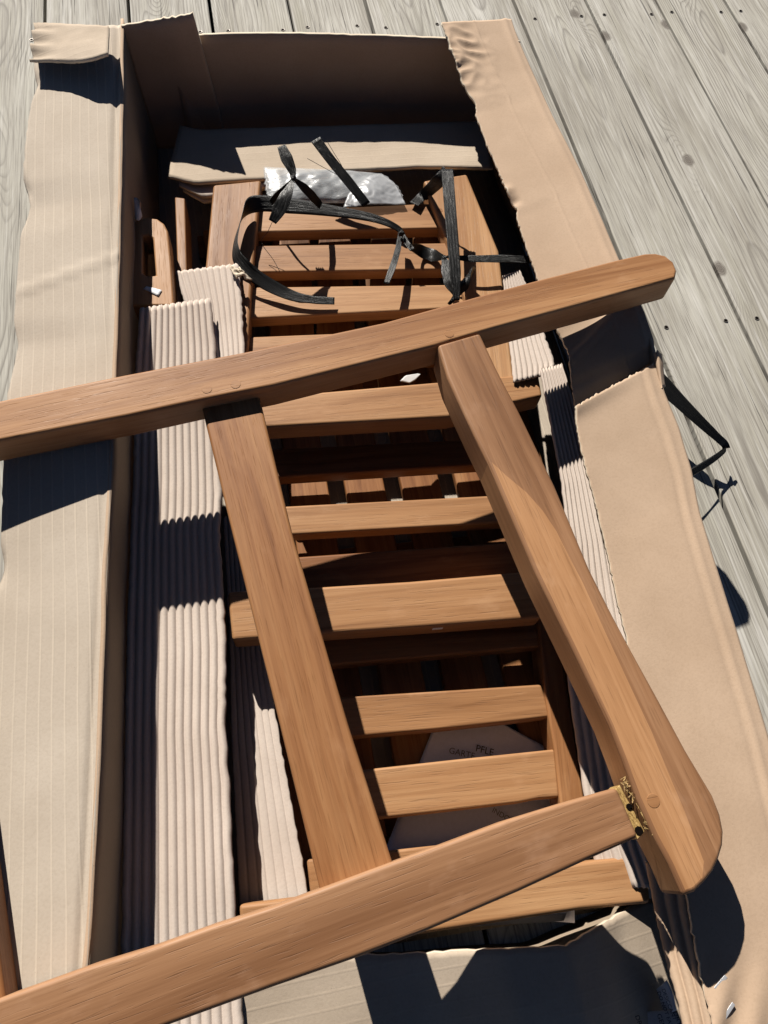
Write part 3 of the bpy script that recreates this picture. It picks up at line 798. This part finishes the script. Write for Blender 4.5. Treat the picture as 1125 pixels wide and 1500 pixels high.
o = sheet('paper_label', pz([(586, 558), (594, 550), (612, 547)], .112), pz([(600, 561), (609, 556), (616, 548)], .112), [sachet_grey], None, 10, 8, 0.0006, 0.0008, 40, seed=72)
tag(o, 'small white printed slip between the upper leg and the cross rail', 'label')

# sachets at the near right corner
s1 = thing('desiccant_sachet', 'upright white printed desiccant sachet by the brown corrugated strip', 'sachet', at(975, 1462, .10), 'desiccant sachets')
sheet('packet', pz([(961, 1449), (968, 1470), (974, 1488)], [.106, .106, .106]), pz([(975, 1437), (983, 1456), (990, 1480)], [.122, .122, .120]), [paper_white], s1, 16, 12, 0.002, 0.0012, 50, seed=74)
p0, p1 = at(969, 1449, .1226), at(979, 1474, .1226)
for k, t in enumerate(('DESICCANT', 'DO NOT EAT')):
    off = (at(964, 1452, .120) - at(970, 1447, .120)) * k * 0.9
    text_mesh('print', t, 0.0042, p0 + off + Vector((0, 0, -.002 * k)), p1 - p0, (-.45, .15, .88), ink, s1)
s2 = thing('desiccant_sachet', 'grey printed desiccant sachet lying flat on the near flap', 'sachet', at(955, 1496, .10), 'desiccant sachets')
sheet('packet', pz([(922, 1484), (924, 1500), (930, 1540)], [.108, .108, .106]), pz([(988, 1479), (998, 1500), (1010, 1540)], [.116, .116, .112]), [sachet_grey], s2, 18, 20, 0.003, 0.0022, 45, seed=76)
for (u, v, t) in ((930, 1488, 'DRY'), (962, 1486, 'GEL'), (986, 1482, 'DRY')):
    q0 = at(u, v, .121); text_mesh('print', t, 0.0055, q0, at(u + 5, v + 14, .121) - q0, (0, 0, 1), ink, s2)

# plastic bag with fittings
pb = thing('plastic_bag', 'clear plastic bag of fittings lying at the far end of the backrest', 'bag', at(480, 280, .125))
def bag_disp(s, t, p):
    e = math.sin(math.pi * min(1, max(0, s))) ** .5 * math.sin(math.pi * min(1, max(0, t))) ** .5
    return 0.010 * e + 0.003 * e * noise.noise(p * 70)
sheet('film', pz([(386, 244), (388, 270), (392, 297)], .112), pz([(560, 254), (585, 275), (594, 298)], .112), [bag_film], pb, 24, 60, 0.0005, 0.001, 30, tornA=.003, tornB=.004, seed=80, disp=bag_disp)
sheet('foam_wrap', pz([(524, 268), (510, 284), (503, 303)], .120), pz([(556, 253), (577, 266), (594, 300)], .118), [foam_grey], pb, 40, 44, 0.0006, 0.0022, 30, seed=82,
      disp=lambda s, t, p: 0.007 * math.sin(math.pi * t) * (0.5 + 0.5 * math.sin(math.pi * s)) + 0.0012 * abs(noise.noise(p * 110)))

# black packing straps
UP = Vector((0, 0, 1))
GR = 'black packing straps around the chair parts'
lp = ribbon('packing_strap', [at(594, 350, .120), at(582, 334, .126), at(545, 319, .130), at(480, 308, .132), at(420, 301, .134), at(380, 298, .137), at(361, 306, .140), at(350, 332, .141), at(345, 364, .140), at(354, 386, .136), at(382, 410, .129), at(425, 432, .124), at(458, 439, .122), at(490, 441, .121)],
            [.006, .009, .014, .021, .021, .017, .013, .019, .017, .011, .010], [Vector((0.1, 1, .35)), Vector((0, 1, .35)), Vector((0, 1, .45)), Vector((.4, .5, .8)), Vector((.6, .4, .7)), Vector((.5, .8, .3)), Vector((.2, 1, .2))], strap_black, None, 140, 7, .0005)
tag(lp, 'black strap curling in a loop over the left backrest rail and slats', 'strap', GR)
kn = thing('knotted_strap', 'upright knot of black strap in front of the plastic bag', 'strap', at(430, 270, .13), GR)
ribbon('tip', [at(412, 214, .200), at(420, 232, .197), at(428, 250, .192), at(430, 264, .188)], [.010, .015, .010, .004], Vector((1, .2, .3)), strap_black, kn, 24, 9, .0016, seed=1)
ribbon('tail', [at(430, 262, .189), at(420, 284, .186), at(410, 306, .178), at(399, 325, .170)], [.004, .016, .017, .010], Vector((1, .3, .3)), strap_black, kn, 24, 9, .0012, seed=2)
ribbon('tail', [at(430, 262, .188), at(445, 275, .175), at(458, 288, .160), at(470, 302, .138)], [.004, .011, .012, .009], Vector((.7, .8, .3)), strap_black, kn, 24, 9, .0012, seed=3)
ribbon('tail', [at(430, 262, .188), at(418, 275, .175), at(406, 286, .160), at(396, 297, .138)], [.004, .007, .008, .007], Vector((-.5, .8, .4)), strap_black, kn, 24, 9, .001, seed=4)
def lump(name, p, r, parent, seed=0):
    bm = bmesh.new(); bmesh.ops.create_icosphere(bm, subdivisions=3, radius=r)
    for v in bm.verts: v.co *= 1 + 0.5 * noise.noise(v.co * (2.6 / r) * .6 + Vector((seed, 0, 0)))
    me = bpy.data.meshes.new(name); bm.to_mesh(me); bm.free(); finish(me)
    me.uv_layers.new(name='UVMap')
    return link(name, me, strap_black, parent, Matrix.Translation(p))
lump('knot', at(430, 262, .1885), .0042, kn, 3)
sb = ribbon('packing_strap', [at(462, 204, .172), at(485, 235, .160), at(512, 268, .146), at(537, 300, .132)], [.015, .014, .014, .013], Vector((1, .6, .1)), strap_black, None, 24, 7, .0006, seed=5)
tag(sb, 'short straight end of black strap slanting over the plastic bag', 'strap', GR)
vs_ = thing('packing_strap', 'black strap standing along the right backrest rail with a folded top', 'strap', at(665, 340, .126), GR)
ribbon('band', [at(655, 248, .184), at(659, 300, .178), at(663, 350, .170), at(667, 400, .160), at(669, 440, .148)], [.0150, .0150, .0145, .0135, .0070], Vector((1, .1, .15)), strap_black, vs_, 50, 9, .0007, seed=6)
ribbon('fold', [at(655, 250, .183), at(640, 268, .166), at(622, 285, .120), at(606, 299, .120)], [.016, .017, .016, .013], Vector((.7, -.7, .1)), strap_black, vs_, 24, 7, .0005, seed=7)
k2 = thing('knotted_strap', 'bunched black strap knots between the right rail and the long upper leg', 'strap', at(650, 390, .13), GR)
ribbon('tail', [at(586, 342, .132), at(583, 365, .138), at(575, 392, .142), at(566, 416, .140)], [.005, .008, .009, .007], Vector((1, .3, .2)), strap_black, k2, 24, 7, .001, seed=8)
ribbon('twist', [at(586, 340, .134), at(596, 356, .138), at(604, 366, .140)], [.007, .006, .007], Vector((.6, .8, .1)), strap_black, k2, 16, 7, .0014, seed=9)
ribbon('bunch', [at(601, 362, .140), at(618, 369, .120), at(636, 375, .120), at(653, 378, .142)], [.008, .020, .016, .004], Vector((.25, 1, .2)), strap_black, k2, 24, 11, .0018, seed=10)
ribbon('bunch', [at(650, 378, .142), at(656, 395, .146), at(661, 415, .146), at(667, 432, .142)], [.005, .017, .018, .006], Vector((1, .2, .2)), strap_black, k2, 24, 11, .0018, seed=11)
ribbon('bunch', [at(694, 398, .142), at(685, 404, .148), at(676, 417, .148), at(668, 434, .142)], [.012, .026, .020, .006], Vector((.8, .7, .2)), strap_black, k2, 24, 11, .0018, seed=12)
ribbon('tail', [at(668, 430, .141), at(664, 438, .140), at(657, 446, .136)], [.005, .005, .004], Vector((1, .2, .2)), strap_black, k2, 14, 7, .0008, seed=13)
for (u, v) in ((588, 342), (652, 378), (668, 432)): lump('knot', at(u, v, .142), .0036, k2, u)
hs = ribbon('packing_strap', [at(655, 376, .143), at(690, 379, .146), at(730, 379, .145), at(765, 380, .142), at(800, 383, .136)], [.004, .009, .011, .010, .010], Vector((.05, 1, .25)), strap_black, None, 40, 7, .0006, seed=14)
tag(hs, 'black strap running sideways from the knot to the right flap', 'strap', GR)
ob = ribbon('packing_strap', [at(900, 500, .068), at(930, 527, .064), at(958, 552, .060), at(985, 578, .056), at(1020, 612, .050), at(1050, 640, .040), at(1062, 652, .030), at(1061, 660, .026), at(1040, 676, .030), at(1012, 693, .036), at(990, 704, .036)], [.026, .026, .025, .018, .012, .011, .010, .010, .010],
            [Vector((.6, 1, .3)), Vector((.6, 1, .3)), Vector((.6, 1, .2)), Vector((.5, .8, .3)), Vector((.3, .6, .7)), Vector((.3, .9, .4)), Vector((.3, .9, .3))], strap_black, None, 90, 9, .0009, seed=15)
tag(ob, 'black strap end sticking out sideways over the deck past the right flap', 'strap', GR)
# frayed thin threads
def thread(name, pts, label):
    cu = ribbon(name, pts, .0006, Vector((1, .3, .3)), strap_black, None, 24, 3, .0001, .0004)
    tag(cu, label, 'thread', 'loose threads of the black strap')
thread('strap_thread', [at(450, 232, .150), at(470, 243, .146), at(490, 254, .142), at(510, 265, .140)], 'thin black thread crossing left of the straight strap end')
thread('strap_thread', [at(478, 205, .168), at(488, 222, .160), at(498, 238, .152), at(505, 252, .146)], 'thin black thread beside the top of the straight strap end')
thread('strap_thread', [at(399, 325, .150), at(392, 340, .140), at(383, 355, .130), at(400, 380, .122), at(410, 398, .118)], 'thin thread hanging from the upright knot down onto the slats')
